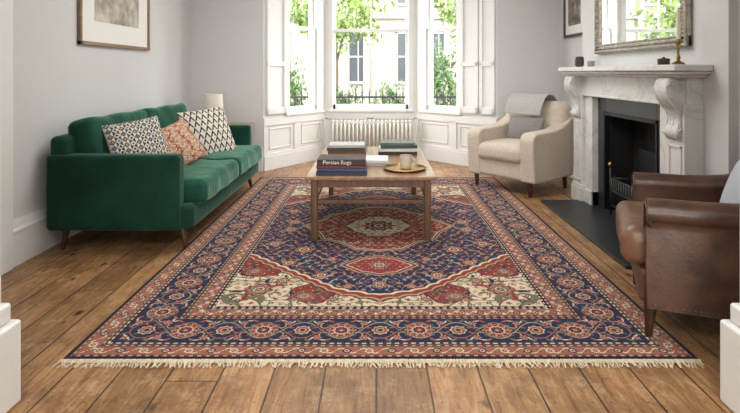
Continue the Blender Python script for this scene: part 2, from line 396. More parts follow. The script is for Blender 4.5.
# ------------------------------------------------------------ rug
HX,HY=1.32,1.87; RC=(.02,4.02)
def rug_pattern(x,y):
    c={k:np.array(S(*v)) for k,v in dict(navy=(24,38,66),deep=(18,24,42),blue=(62,92,124),red=(128,46,44),mar=(92,36,42),rust=(152,88,68),rose=(148,90,76),ivory=(202,186,158),gold=(172,139,104),olive=(100,100,76),pink=(182,136,116),teal=(50,80,90)).items()}
    out=np.zeros(x.shape+(3,)); 
    def paint(m,k): out[m]=c[k]
    ax,ay=np.abs(x),np.abs(y)
    dx,dy=HX-ax,HY-ay; d=np.minimum(dx,dy); side=dx<dy
    def rep(P0,ofs=0):
        nx=round(2*(HX-ofs)/P0); ny=round(2*(HY-ofs)/P0)
        px=2*(HX-ofs)/nx; py=2*(HY-ofs)/ny
        tx=(x+HX-ofs)/px; ty=(y+HY-ofs)/py
        return np.where(side,ty,tx),np.where(side,py,px)
    def flower(u,v,R,n,a=.09,ph=0):
        r=np.hypot(u,v); th=np.arctan2(v,u); return r/(R*(1-a+a*np.cos(n*th+ph)))
    def rosette(mask,u,v,R,n,cols,a=.09):
        f=flower(u,v,R,n,a)
        for k,(s,cc) in enumerate(cols): paint(mask&(f<s),cc)
    def leaf(mask,u,v,cx,cy,an,L,W,cc):
        ca,sa=math.cos(an),math.sin(an); p=(u-cx)*ca+(v-cy)*sa; q=-(u-cx)*sa+(v-cy)*ca
        paint(mask&((p/L)**2+((q-.25*p*p/L)/W)**2<1),cc)
    def band(a,b,bg,P0,spec):
        m=(d>=a)&(d<b); paint(m,bg); w=b-a; cen=(a+b)/2
        t,P=rep(P0,cen); fr=(t%1-.5)*P; k=np.floor(t).astype(int)
        v=d-cen
        paint(m&(np.abs(v-.30*w*np.sin(2*np.pi*t))<.004),spec['vine'])
        for j,cs in enumerate(spec['fl']):
            rosette(m&(k%len(spec['fl'])==j),fr,v,w*.34,7,cs)
        for q,s in ((.25,-1),(-.25,1)):
            f2=((t+q)%1-.5)*P; rosette(m,f2,v+s*w*.12,w*.14,4,[(1,spec['dot'])],.2)
        fr2=((t+.5)%1-.5)*P
        rosette(m,fr2,v,w*.18,5,[(1,spec['dot2']),(.5,spec['vine'])],.2)
    def stripe(a,b,bg,dot,P0=.036,edge='deep'):
        m=(d>=a)&(d<b); paint(m,bg); paint(m&((d<a+.004)|(d>b-.004)),edge)
        t,P=rep(P0,a); paint(m&(np.abs(t%1-.5)<.27)&(np.abs(d-(a+b)/2)<(b-a)*.24),dot)
    paint(d<.018,'deep')
    stripe(.018,.038,'gold','mar')
    band(.038,.098,'rose',.095,dict(vine='ivory',fl=[[(1,'ivory'),(.6,'mar'),(.35,'gold')],[(1,'navy'),(.6,'ivory'),(.35,'red')]],dot='olive',dot2='mar'))
    stripe(.098,.118,'gold','navy')
    stripe(.118,.138,'mar','ivory')
    a,b=.138,.350; m=(d>=a)&(d<b); paint(m,'navy'); cen=(a+b)/2; v=d-cen
    t,P=rep(.35,cen); fr=(t%1-.5)*P; f2=((t+.5)%1-.5)*P
    th=2*np.pi*t
    paint(m&(np.abs(v-.072*np.cos(th))<.004),'gold'); paint(m&(np.abs(v+.072*np.cos(th))<.004),'rust')
    paint(m&(np.abs(v-.040*np.sin(2*th))<.0033),'olive')
    for s in (-1,1):
        for s2 in (-1,1):
            rosette(m,f2-s*.074,v-s2*.066,.021,6,[(1,'pink'),(.62,'red'),(.3,'gold')],.18)
            rc=np.hypot(f2-s*.100,v-s2*.038); paint(m&(np.abs(rc-.019)<.0032)&((v-s2*.038)*s2<.012),'gold')
            leaf(m,f2,v,s*.030,s2*.086,s*s2*.9,.022,.007,'olive'); leaf(m,f2,v,s*.124,s2*.086,-s*s2*.6,.020,.0065,'rust')
            leaf(m,f2,v,s*.120,s2*.042,s*s2*1.2,.018,.006,'teal'); leaf(m,f2,v,s*.058,s2*.024,s*s2*.5,.018,.0055,'rust')
            leaf(m,f2,v,s*.100,s2*.087,s*s2*.2,.014,.0045,'ivory'); leaf(m,f2,v,s*.050,s2*.076,-s*s2*1.0,.014,.0045,'ivory')
    rosette(m,fr,v,.070,10,[(1.0,'gold'),(.92,'mar'),(.74,'rose'),(.56,'ivory'),(.46,'navy'),(.30,'red'),(.14,'gold')])
    for k in range(10):
        an=k*2*math.pi/10; leaf(m,fr,v,.052*math.cos(an),.052*math.sin(an),an,.008,.005,'pink')
    rosette(m,f2,v,.040,8,[(1.0,'ivory'),(.84,'red'),(.56,'gold'),(.34,'navy')])
    stripe(.350,.368,'mar','gold')
    stripe(.368,.388,'gold','navy')
    band(.388,.450,'rose',.09,dict(vine='ivory',fl=[[(1,'mar'),(.6,'ivory'),(.35,'navy')],[(1,'navy'),(.6,'gold'),(.3,'mar')]],dot='ivory',dot2='teal'))
    stripe(.450,.468,'ivory','mar')
    stripe(.468,.486,'deep','ivory')
    # field ---------------------------------------------------------
    fld=d>=.486; paint(fld,'ivory')
    X,Y=ax,ay
    def lattice(mask,P,cols,R,n=5,ax_=.2,wx=0,wy=0,k=1.0):
        Xw=X+wx*np.sin(Y*19+.6); Yw=(Y+wy*np.sin(X*23+.3))*k
        v=Yw/P; r=np.floor(v+.5).astype(int); u=Xw/P+.5*(r%2); q=np.floor(u+.5).astype(int)
        uu=(u-q)*P; vv=(v-r)*P; h=(q*7+r*13+(q*r)%5)%len(cols)
        for j,cs in enumerate(cols): rosette(mask&(h==j),uu,vv,R*(1+.3*((q+r)%2-.5)),n,cs,ax_)
    g0=np.sin(9*X+1.5*np.sin(8*Y+1))+np.sin(8*Y+1.6*np.sin(7*X+2))
    paint(fld&(g0>1.05),'red'); paint(fld&(np.abs(g0-1.05)<.06),'deep')
    g1=np.sin(19*X+1.9*np.sin(14*Y))+np.sin(17*Y+1.7*np.sin(16*X+1))
    paint(fld&(np.abs(g1)<.13),'olive'); paint(fld&(np.abs(g1-1.0)<.08),'mar'); paint(fld&(np.abs(g1+1.0)<.08),'teal')
    lattice(fld,.050,[[(1,'red'),(.5,'ivory')],[(1,'teal'),(.5,'gold')],[(1,'rust'),(.5,'mar')],[(1,'gold'),(.5,'navy')],[(.9,'mar'),(.4,'ivory')],[(1,'navy'),(.5,'pink')]],.0165,5,.25,.014,.014)
    for (px,py,R,an) in ((.66,1.18,.09,.8),(.40,1.26,.06,.1),(.74,.92,.055,1.3),(.55,1.06,.05,.9),(.76,.74,.035,1.4),(.24,1.30,.03,.4)):
        ca,sa=math.cos(an),math.sin(an); u=(X-px)*ca+(Y-py)*sa; w=-(X-px)*sa+(Y-py)*ca
        f=flower(u,w*1.25,R,9,.12)
        for s,cc in ((1.1,'gold'),(1.03,'mar'),(.84,'rose'),(.66,'gold'),(.58,'teal'),(.42,'ivory'),(.3,'mar'),(.14,'gold')): paint(fld&(f<s),cc)
        for s in (-1,1):
            leaf(fld,u,w,s*R*1.25,R*.35,s*.8,R*.42,R*.15,'red'); leaf(fld,u,w,s*R*1.1,-R*.75,-s*.7,R*.4,R*.14,'navy')
            leaf(fld,u,w,s*R*.5,R*1.15,s*1.1,R*.34,R*.12,'olive'); leaf(fld,u,w,s*R*1.7,-R*.1,s*.2,R*.35,R*.1,'mar')
    lob=.013*np.abs(np.sin((X-Y*.9)*24))
    md=np.maximum(X/1.62+Y/1.40,Y/1.20)*.6+.4*(X/1.42+Y/1.38)+lob
    for s,cc in ((1.055,'deep'),(1.046,'gold'),(1.032,'red'),(1.004,'ivory'),(.988,'deep')): paint(fld&(md<s),cc)
    M1=fld&(md<.979); paint(M1,'navy')
    g=np.sin(40*X+1.4*np.sin(28*Y))*np.sin(32*Y+1.4*np.sin(33*X)); paint(M1&(np.abs(g)<.065),'gold')
    lattice(M1,.052,[[(1,'red'),(.5,'gold')],[(1,'blue'),(.45,'ivory')],[(1,'rust'),(.5,'navy')],[(.9,'gold'),(.5,'red')],[(1,'red'),(.4,'pink')],[(.9,'red'),(.4,'ivory')],[(.8,'ivory'),(.6,'rust')]],.0155,5,.2,.012,.012)
    py=.82; an_=np.arctan2(Y-py,X)
    e=np.hypot(X/.21,(Y-py)/.15)/(1-.12*np.abs(np.sin(4*an_)))
    e=.6*e+.4*(X/.24+np.abs(Y-py)/.17)
    for s,cc in ((1.12,'gold'),(1.05,'mar'),(.94,'ivory'),(.89,'red')): paint(M1&(e<s),cc)
    Pn=M1&(e<.88); lattice(Pn,.042,[[(1,'gold'),(.5,'mar')],[(1,'navy'),(.5,'pink')],[(1,'rust'),(.5,'ivory')]],.011)
    rosette(M1&(e<.85),X,Y-py,.062,8,[(1,'gold'),(.88,'navy'),(.64,'ivory'),(.46,'mar'),(.26,'gold')],.15)
    for (px,py,R) in ((.66,.10,.05),(.50,.54,.055),(.72,.42,.045),(.34,.98,.04),(.0,1.12,.04),(.18,1.14,.025),(.56,.78,.04),(.30,.72,.03)):
        rosette(M1,X-px,Y-py,R,8,[(1.12,'gold'),(1,'red'),(.7,'ivory'),(.5,'mar'),(.25,'gold')])
    e=np.hypot(X/.50,Y/.54)/(1-.13*np.abs(np.sin(5*np.arctan2(Y/1.1,X)))); lo=X/.62+Y/.66
    e=.55*e+.45*lo
    for s,cc in ((1.08,'gold'),(1.05,'deep'),(1.03,'ivory'),(1.005,'red')): paint(M1&(e<s),cc)
    C=M1&(e<1.0)
    g=np.sin(32*X+1.6*np.sin(22*Y))*np.sin(26*Y+1.3*np.sin(25*X)); paint(C&(np.abs(g)<.08),'gold')
    lattice(C,.050,[[(1,'navy'),(.5,'ivory')],[(1,'gold'),(.55,'mar')],[(1,'mar'),(.5,'pink')],[(1,'rust'),(.5,'ivory')],[(1,'ivory'),(.5,'navy')]],.016)
    for s,cc in ((.50,'deep'),(.48,'gold'),(.46,'ivory')): paint(M1&(e<s),cc)
    I=M1&(e<.46); paint(I&(np.abs(g)<.08),'olive'); lattice(I,.05,[[(1,'red'),(.5,'gold')],[(1,'navy'),(.5,'ivory')],[(1,'rust'),(.5,'mar')]],.015)
    f=flower(X,Y,.12,10,.12)
    for s,cc in ((1.1,'deep'),(1,'red'),(.75,'gold'),(.6,'navy'),(.35,'ivory'),(.2,'red')): paint(M1&(f<s),cc)
    nz=rng.normal(1,.14,x.shape); lines=1+.05*np.sin(y*40+3*np.sin(x*3)); out*=(nz*lines)[...,None]
    return np.clip(out,0.002,1)
rug=thing('persian_rug','large wool rug with navy lozenge medallion, rosette borders and cream fringe','rug',(RC[0],RC[1],0))
nx,ny=951,1420
gx=np.linspace(-HX,HX,nx); 
tt=np.linspace(0,1,ny); gy=-HY+2*HY*(tt*.62+.38*tt**1.8)
GX,GY=np.meshgrid(gx,gy)
GZ=np.full(GX.shape,.012)+.0008*np.sin(GX*9+GY*4); GZ[0]=GZ[-1]=.001; GZ[:,0]=GZ[:,-1]=.001
me=gridmesh('rug_pile',np.stack([GX,GY,GZ],-1),rug_pattern(GX,GY),attr_mat('knotted_wool',.95,.5,500,sheen=.05))
link(bpy.data.objects.new('rug_pile',me),rug)
m_fringe=M('cream_cotton_fringe',S(204,190,164),.95,var=.15,ns=60)
bm=bmesh.new()
for s in (-1,1):
    x=-HX
    while x<HX:
        w=random.uniform(.004,.007); l=random.uniform(.03,.052); dxx=random.gauss(0,.012)
        z=.010; P=[]
        for t in (0,.4,1):
            P.append((x+dxx*t*t*1.2,s*(HY+l*t),max(.003,z*(1-t)+.004),w*(1-.25*t)))
        for k in range(2):
            a,b=P[k],P[k+1]
            vs=[bm.verts.new(v) for v in ((a[0]-a[3]/2,a[1],a[2]),(a[0]+a[3]/2,a[1],a[2]),(b[0]+b[3]/2,b[1],b[2]),(b[0]-b[3]/2,b[1],b[2]))]
            bm.faces.new(vs)
        x+=random.uniform(.005,.010)
    bbox(bm,-HX,HX,min(s*HY,s*(HY+.006)),max(s*HY,s*(HY+.006)),.001,.012)
fr=fin('fringe',bm,m_fringe,rug); fr['kind']='stuff'

# ------------------------------------------------------------ sofa
sofa=thing('velvet_sofa','deep green velvet two-seat sofa with tapered wooden legs against wall','sofa',(-1.72,4.44,0))
rbox('base_frame',-.42,.50,-.98,.98,.15,.31,.03,m_velvet_arm,sofa)
for s in (-1,1):
    a=min(s*1.02,s*.90); b=max(s*1.02,s*.90)
    rbox('arm',-.46,.42,a,b,.15,.65,.03,m_velvet_arm,sofa,wob=.001,n=12)
rbox('back_frame',-.46,-.33,-.985,.985,.17,.77,.04,m_velvet_arm,sofa)
for y in (-.895,.003):
    rbox('seat_cushion',-.28,.56,y,y+.892,.29,.455,.052,m_velvet,sofa,crown=.014,wob=.004,n=12)
    rbox('back_cushion',-.375,-.18,y+.003,y+.889,.42,.878,.052,m_velvet,sofa,crown=.016,crown_ax=0,rot=(0,math.radians(-9),0),wob=.005,n=12)
for x,z0,dx in ((.40,.013,.035),(-.38,0,-.02)):
    for y in (-.9,.9): leg(sofa,x,y,z0,.17,.014,.028,m_walnut,dx=dx,dy=.02*(1 if y>0 else -1))

def pillow(name,label,size,loc,normal,roll,patt,mat=None,thick=.075,cat='cushion',group=None,asp=1.0):
    n=150; u=np.linspace(-1,1,n); U,V=np.meshgrid(u,u)
    h=size/2
    pin=lambda a,b:a*(1-.06*(1-np.abs(b)**2)*np.abs(a)**6)
    Xp=pin(U,V)*h; Yp=pin(V,U)*h*asp
    prof=((1-U**2)*(1-V**2)).clip(0)**.42
    Z=thick*prof*(1+.06*np.sin(U*5+1)*np.cos(V*4))
    top=np.stack([Xp,Yp,Z],-1); bot=np.stack([Xp,Yp,-Z],-1)
    cols=patt(U,V) if patt else np.ones(U.shape+(3,))*.5
    full=np.concatenate([top,bot[::-1]],0); fc=np.concatenate([cols,cols[::-1]],0)
    me=gridmesh(name,full,fc,mat or attr_mat(name+'_weave',.95,.4,300))
    ob=bpy.data.objects.new(name,me)
    z=Vector(normal).normalized(); x=Vector((0,0,1)).cross(z).normalized(); y=z.cross(x)
    R=Matrix((x,y,z)).transposed().to_4x4(); ob.matrix_world=Matrix.Translation(loc)@R@Matrix.Rotation(roll,4,'Z')
    link(ob); return tag(ob,label,cat,group=group)
def C3(m,a,b): return np.where(m[...,None],np.array(a),np.array(b))
bk,wh,gr=S(34,34,37),S(204,197,184),S(144,142,136)
def p_zig(U,V):
    k=5; a=(U*k)%1; b=(V*k)%1; i=np.floor(U*k)+2*np.floor(V*k); q=(i%2)==0
    d=np.abs(a-.5)+np.abs(b-.5); c=C3((d<.5)^q,S(66,68,74),wh)
    c=np.where((d<.26)[...,None],np.where(q[...,None],np.array(bk),np.array(S(168,140,104))),c)
    return np.where(((d<.26)&(i%3==1))[...,None],np.array(S(96,118,128)),c)
def p_rust(U,V):
    k=5.0; vv=V*k; r=np.floor(vv); uu=U*k+.5*(r%2); a=uu%1-.5; b=vv%1-.5
    th=np.arctan2(b,a); f=np.hypot(a,b)/(.46*(.8+.2*np.cos(5*th)))
    c=np.ones(U.shape+(3,))*np.array(S(194,172,148))
    g=np.abs(np.sin(12*U+2*np.sin(9*V))+np.sin(11*V))<.3; c=np.where(g[...,None],np.array(S(132,72,56)),c)
    for s,cc in ((1,S(146,72,52)),(.62,S(206,190,166)),(.36,S(92,44,40))): c=np.where((f<s)[...,None],np.array(cc),c)
    return c
def p_check(U,V):
    k=4.0; vv=V*k; r=np.floor(vv); a=(U*k+.5*(r%2))%1; b=vv%1
    c=C3(np.abs(a-.5)*2<(1-b),bk,wh)
    return np.where(((np.abs(a-.5)*2<(.52-b)))[...,None],np.array(wh),c)
pillow('throw_cushion','square cushion with small grey, black and cream geometric pattern on sofa',.42,(-1.72,3.77,.655),(.72,-.62,.42),.12,p_zig,group='scatter cushions on the sofa')
pillow('throw_cushion','small square cushion with terracotta and cream floral pattern on sofa',.38,(-1.58,4.13,.612),(.66,-.6,.55),.35,p_rust,group='scatter cushions on the sofa')
pillow('throw_cushion','large square cushion with black and cream triangle check on sofa',.48,(-1.56,4.83,.635),(.68,-.62,.42),.10,p_check,group='scatter cushions on the sofa')

# ------------------------------------------------------------ side table and lamp
stb=thing('side_table','small wooden side table between sofa and wall','side table',(-1.68,5.82,0))
boxes('table_top',[(-.27,.27,-.24,.24,.585,.61)],m_table,stb,bevel=.006)
boxes('apron',[(-.23,.23,-.2,.2,.53,.585)],m_table,stb,bevel=.003)
for x in (-.21,.21):
    for y in (-.18,.18): leg(stb,x,y,0,.54,.013,.022,m_table)
lamp=thing('table_lamp','small table lamp with cream drum shade on side table','lamp',(-1.82,5.82,.61))
lathe('lamp_base',[(0,0),(.06,0),(.062,.01),(.03,.02),(.045,.05),(.05,.08),(.035,.12),(.012,.14),(.010,.2)],m_ceramic,lamp)
lathe('lamp_shade',[(.108,.15),(.111,.15),(.1,.345),(.097,.345),(.105,.155)],m_shade,lamp)

# ------------------------------------------------------------ coffee table
ct=thing('coffee_table','rectangular mid-century teak coffee table standing on patterned rug','coffee table',(-.035,4.36,0))
boxes('table_top',[(-.462,.462,-.74,.74,.443,.47)],m_table,ct,bevel=.006)
boxes('apron',[(-.40,.40,-.69,-.665,.385,.443),(-.40,.40,.665,.69,.385,.443),(-.405,-.385,-.68,.68,.385,.443),(.385,.405,-.68,.68,.385,.443)],m_tableleg,ct,bevel=.002)
for x in (-.4,.4):
    for y in (-.68,.68):
        bm=bmesh.new(); 
        vs=[]
        for z,r in ((.013,.022),(.444,.025)):
            vs.append([bm.verts.new((x+a*r,y+b*r,z)) for a,b in ((-1,-1),(1,-1),(1,1),(-1,1))])
        for i in range(4): bm.faces.new([vs[0][i],vs[0][(i+1)%4],vs[1][(i+1)%4],vs[1][i]])
        bm.faces.new(vs[0]); bm.faces.new(vs[1]); fin('leg',bm,m_tableleg,ct,bevel=.005)
for y in (-.68,.68): boxes('stretcher',[(-.39,.39,y-.012,y+.012,.27,.298)],m_tableleg,ct,bevel=.003)
for x in (-.4,.4): boxes('stretcher',[(x-.01,x+.01,-.67,.67,.272,.296)],m_tableleg,ct,bevel=.003)

def book(label,w,d,h,col,loc,rz=0,txt=None,tcol=(230,225,210),group=None):
    b=thing('book',label,'book',loc,rz,group)
    mc=M('book_cover',S(*col),.5,var=.08)
    t=.003
    boxes('cover',[(-w/2,w/2,-d/2,d/2,0,t),(-w/2,w/2,-d/2,d/2,h-t,h),(-w/2,w/2,-d/2,-d/2+t,0,h)],mc,b,bevel=.001)
    boxes('pages',[(-w/2+.005,w/2-.005,-d/2+t,d/2-.006,t,h-t)],m_paper,b)
    if txt: text_mesh(txt,h*.95,M('book_foil',S(*tcol),.5,var=0),b,(-.03,-d/2-.0006,h/2),(math.pi/2,0,0))
    return b
def stack(x,y,z,L,group):
    for (label,w,d,h,col,dx,rz,txt) in L:
        book(label,w,d,h,col,(x+dx,y,z),rz,txt,group=group); z+=h+.0005
TZ=.4705
stack(-.245,3.80,TZ,[
 ('navy blue hardback book at bottom of stack on coffee table',.36,.26,.026,(28,42,74),0,.01,None),
 ('slate blue hardback book in stack on coffee table',.345,.25,.020,(54,76,108),.003,-.03,None),
 ('dark red hardback book in middle of stack on coffee table',.35,.25,.020,(112,38,34),-.004,.015,None),
 ('dark brown hardback book with cream spine lettering on stack',.345,.245,.042,(52,36,34),0,-.0,'Persian Rugs')],'book stack nearest the table edge')
stack(-.25,4.50,TZ,[
 ('cream hardback book in rear stack on coffee table',.34,.26,.032,(190,184,172),0,.02,None),
 ('brown hardback book in rear stack on coffee table',.32,.25,.028,(110,76,52),.01,-.05,None),
 ('charcoal hardback book in rear stack on coffee table',.32,.24,.028,(64,66,68),.0,-.02,None),
 ('pale grey hardback book on top of rear stack',.30,.23,.022,(178,178,176),0,.02,None)],'rear book stack on coffee table')
stack(-.0,4.16,TZ,[
 ('pale grey large book lying on coffee table',.2,.27,.024,(160,162,162),0,.04,None),
 ('white thin book lying on coffee table',.18,.25,.018,(212,210,204),.005,-.05,None)],'low book pile in middle of coffee table')
stack(.19,4.68,TZ,[
 ('black hardback book in stack by table edge',.34,.25,.030,(36,38,40),0,.02,None),
 ('white hardback book in stack by table edge',.33,.25,.026,(212,208,198),.0,-.02,None),
 ('teal hardback book in stack by table edge',.32,.24,.028,(44,74,78),.01,.04,None),
 ('grey green hardback book on top of stack',.30,.23,.02,(92,98,92),.0,-.03,None)],'far book stack on coffee table')
tray=lathe('serving_tray',[(0,0),(.150,0),(.163,.016),(.160,.018),(.148,.005),(0,.004)],m_gold,seg=48,loc=(.215,3.90,TZ))
tag(tray,'round aged brass tray on coffee table','tray')
mug=thing('coffee_mug','cream ceramic mug with handle standing on brass tray','mug',(.225,3.91,TZ+.005))
lathe('mug_body',[(0,0),(.034,0),(.043,.01),(.045,.05),(.044,.1),(.0405,.1),(.041,.05),(.036,.012),(0,.01)],m_ceramic,mug)
bm=bmesh.new(); sweep(bm,[(.042+.03*math.sin(math.pi*i/10),0,.022+.06*i/10) for i in range(11)],.0055,8); fin('handle',bm,m_ceramic,mug,smooth=True)
lathe('coffee',[(0,.082),(.0395,.082),(0,.0821)],M('coffee_liquid',S(50,28,16),.1,var=0),mug)

# ------------------------------------------------------------ linen armchair
th=math.radians(-50)
AL=(1.51,5.42,0)
ac=thing('linen_armchair','beige linen upholstered armchair with dark wooden legs beside fireplace','armchair',AL,th)
rbox('seat_base',-.35,.35,-.36,.33,.14,.33,.04,m_linen,ac)
rbox('seat_cushion',-.265,.265,-.41,.22,.31,.475,.065,m_linen,ac,crown=.03,wob=.002)
def armprof():
    P=[(-.365,.14),(-.378,.3),(-.39,.46)]
    for i in range(9):
        a=math.pi*(1-i/8*.5); P.append((-.300+.09*math.cos(a),.525+.09*math.sin(a)))
    P+=[(-.15,.618),(.0,.625),(.12,.645),(.22,.685),(.30,.725),(.37,.75),(.41,.735),(.41,.62),(.37,.4),(.34,.14)]
    return P
for s in (-1,1):
    prism('arm',armprof(),'x',min(s*.245,s*.40),max(s*.245,s*.40),m_linen,ac,bevel=.068,seg=8)
rbox('backrest',-.375,.375,.18,.38,.22,.90,.099,m_linen,ac,crown=.035,crown_ax=1,rot=(math.radians(-9),0,0),k=6)
for x in (-.32,.32):
    leg(ac,x,-.32,.0 if x>0 else .013,.16,.017,.027,m_darkwood); leg(ac,x,.3,0,.16,.017,.027,m_darkwood,dy=.01)
MT=Matrix.Translation(AL)@Matrix.Rotation(th,4,'Z')
nv=(MT.to_3x3()@Vector((0,-.95,.32)))
pillow('throw_cushion','taupe grey linen cushion resting on beige armchair seat',.42,MT@Vector((.02,.045,.60)),nv,.0,None,mat=m_greycush,thick=.06,asp=.66)
n1,n2=24,40; P=np.zeros((n2,n1,3))
path=[(.085,.76),(.095,.80),(.105,.84),(.125,.88),(.175,.94),(.26,.970),(.37,.960),(.455,.89),(.47,.80),(.47,.70)]
pl=np.array(path); sd=np.r_[0,np.cumsum(np.hypot(*np.diff(pl,axis=0).T))]
for j in range(n2):
    s=sd[-1]*j/(n2-1); yy=np.interp(s,sd,pl[:,0]); zz=np.interp(s,sd,pl[:,1])
    for i in range(n1):
        u=i/(n1-1); w=.44; f=.002*math.sin(u*17+j*.12)
        P[j,i]=MT@Vector((-.03+w*(u-.5)+.012*math.sin(j*.2),yy-f-.035,zz+f*.5-.006))
me=gridmesh('throw_blanket',P,np.ones((n2,n1,3))*.6,m_wool)
ob=bpy.data.objects.new('throw_blanket',me); sm=ob.modifiers.new('s','SOLIDIFY'); sm.thickness=.009; sm.offset=0; ss=ob.modifiers.new('ss','SUBSURF'); ss.levels=1; ss.render_levels=1
tag(link(ob),'pale grey wool throw draped over beige armchair back','blanket')

# ------------------------------------------------------------ leather armchair
th2=math.radians(-112)
LL=(1.66,2.53,0)
lc=thing('leather_armchair','worn brown leather club armchair with rolled arms and brass studs','armchair',LL,th2)
rbox('seat_base',-.33,.33,-.37,.34,.15,.31,.03,m_leather,lc)
rbox('seat_cushion',-.31,.31,-.44,.2,.30,.475,.06,m_leather2,lc,crown=.03,wob=.003,n=10)
for s in (-1,1):
    pr=[(.268,.15),(.266,.52)]
    for i in range(19):
        a=math.radians(200-250*i/18); pr.append((.330+.066*math.cos(a),.572+.058*math.sin(a)))
    pr+=[(.376,.50),(.376,.3),(.374,.15)]
    bm=bmesh.new(); rings=[]
    for y,k,dz in ((-.325,.86,-.012),(-.340,.94,-.005),(-.340,1,0),(-.26,1,.002),(-.10,1,.002),(.0,1,.006),(.10,1,.018),(.20,1,.05),(.28,1,.10),(.34,1,.14)):
        cx_,cz_=.32,.4
        rings.append([bm.verts.new((s*(cx_+(a-cx_)*k),y,b if b<.35 else cz_+(b-cz_)*k+dz)) for a,b in pr])
    for A,B in zip(rings,rings[1:]):
        for i in range(len(pr)):
            j=(i+1)%len(pr); bm.faces.new([A[i],A[j],B[j],B[i]])
    bm.faces.new(rings[0]); bm.faces.new(rings[-1])
    fin('arm',bm,m_leather,lc,smooth=True,ang=60)
    bm=bmesh.new(); sweep(bm,[(s*(.32+(a-.32)*.94),-.342,b if b<.35 else .4+(b-.4)*.94-.005) for a,b in pr],.0045,6); fin('arm_piping',bm,m_leather,lc,smooth=True)
    bm=bmesh.new()
    for i in range(30):
        mt=Matrix.Translation((s*.375,-.33+.022*i,.168))@Matrix.Diagonal((.6,1,1,1)); bmesh.ops.create_icosphere(bm,subdivisions=1,radius=.0045,matrix=mt)
    nt_=fin('nailhead_trim',bm,m_brass,lc,smooth=True)
rbox('backrest',-.345,.345,.15,.36,.16,.88,.10,m_leather,lc,crown=.03,crown_ax=1,rot=(math.radians(-6),0,0),wob=.002,k=6)
for x,y,z0 in ((.33,-.32,.014),(-.31,-.32,.0),(.31,.3,0),(-.29,.3,0)):
    leg(lc,x,y,z0,.17,.015,.03,m_darkwood,dy=.03 if y>0 else -.01)
MT2=Matrix.Translation(LL)@Matrix.Rotation(th2,4,'Z')
pillow('throw_cushion','pale blue-grey cushion resting against leather armchair back',.32,MT2@Vector((.0,.11,.63)),MT2.to_3x3()@Vector((.1,-.95,.35)),0,None,mat=m_whitecush,thick=.055)

# ------------------------------------------------------------ fireplace
fp=thing('fireplace_surround','carved white marble fireplace surround with scroll corbels','fireplace',(CX,FC,0))
def fbox(name,L,mat,bevel=.004): return boxes(name,L,mat,fp,bevel=bevel)
fbox('mantel_shelf',[(-.235,0,-.985,.985,1.205,1.245),(-.215,0,-.965,.965,1.185,1.205),(-.17,0,-.93,.93,1.165,1.187)],m_marble,.008)
fbox('frieze',[(-.10,0,-.88,.88,1.0,1.166),(-.112,0,-.88,.88,.985,1.003)],m_marble,.004)
for s in (-1,1):
    def q(a,b): return (min(s*a,s*b),max(s*a,s*b))
    L=[(-.12,0,*q(.70,.89),0,1.0),(-.085,0,*q(.55,.70),0,1.0),(-.14,0,*q(.685,.905),0,.14),(-.13,0,*q(.69,.90),.14,.165),(-.10,0,*q(.55,.69),0,.14)]
    fbox('jamb',L,m_marble,.004)
    pan=[(-.128,-.115,*q(.725,.738),.2,.74),(-.128,-.115,*q(.852,.865),.2,.74),(-.128,-.115,*q(.725,.865),.2,.213),(-.128,-.115,*q(.725,.865),.727,.74)]
    fbox('jamb_moulding',pan,m_marble,.002)
    pr=[(-.09,.78),(-.118,.775),(-.14,.785),(-.155,.805),(-.158,.83),(-.148,.852),(-.136,.872),(-.132,.90),(-.138,.935),(-.155,.97),(-.180,1.0),(-.202,1.03),(-.215,1.065),(-.219,1.10),(-.212,1.135),(-.195,1.158),(-.175,1.166),(-.09,1.166)]
    c=prism('corbel',pr,'y',*q(.725,.865),m_marble,fp,bevel=.004)
    bm=bmesh.new()
    for yy in (s*.720,s*.870):
        for cx_,cz_,R,dr in ((-.163,1.105,.050,1),(-.128,.825,.030,-1)):
            pts=[(cx_-R*(1-i/46)*math.cos(i*.36)*1.0,yy,cz_+dr*R*(1-i/46)*math.sin(i*.36)) for i in range(42)]
            sweep(bm,pts,.0045,6)
        sweep(bm,[(-.125+.004,yy,.86),(-.118,yy,.90),(-.122,yy,.94),(-.14,yy,.98),(-.165,yy,1.02),(-.19,yy,1.055)],.0045,6)
    for k in (0,1,2,3,4):
        yy=s*(.735+.030*k); sweep(bm,[(a+.0005,yy,b) for a,b in pr[1:-1]],.0055 if k%2==0 else .003,6)
    fin('corbel_scroll',bm,m_marble,c,smooth=True)
fbox('slate_slip',[(-.03,.03,-.56,-.41,0,.985),(-.03,.03,.41,.56,0,.985),(-.03,.03,-.41,.41,.84,.985)],m_slate,.003)
fbox('iron_frame',[(-.04,.01,-.43,-.405,0,.86),(-.04,.01,.405,.43,0,.86),(-.04,.01,-.43,.43,.83,.86)],m_iron,.004)
boxes('firebox',[(.22,.24,-.45,.45,0,.96),(0.03,.24,-.46,-.41,0,.96),(0.03,.24,.41,.46,0,.96),(.03,.24,-.45,.45,.84,.96)],m_soot,fp)
h=boxes('hearth_slab',[(-.48,-.0,-.90,.74,0,.022)],m_slate,bevel=.004,loc=(CX,FC,0)); tag(h,'dark slate hearth slab on wooden floor before fireplace','hearth')
boxes('back_hearth',[(0,.22,-.4,.4,0,.02)],m_slate,fp)
gr_=thing('fire_grate','black cast iron fire basket standing in fireplace opening','fire grate',(CX+.06,FC-.03,.022))
L=[]
for i in range(13):
    y=-.25+.5*i/12; L.append([(-.11,y,.08),(-.12,y,.3)])
for z in (.08,.2,.3):
    L+= [[(-.115,-.27,z),(-.115,.27,z)],[(-.115,-.27,z),(.1,-.2,z)],[(-.115,.27,z),(.1,.2,z)]]
for y in (-.27,.27): L.append([(-.12,y,0),(-.12,y,.4)])
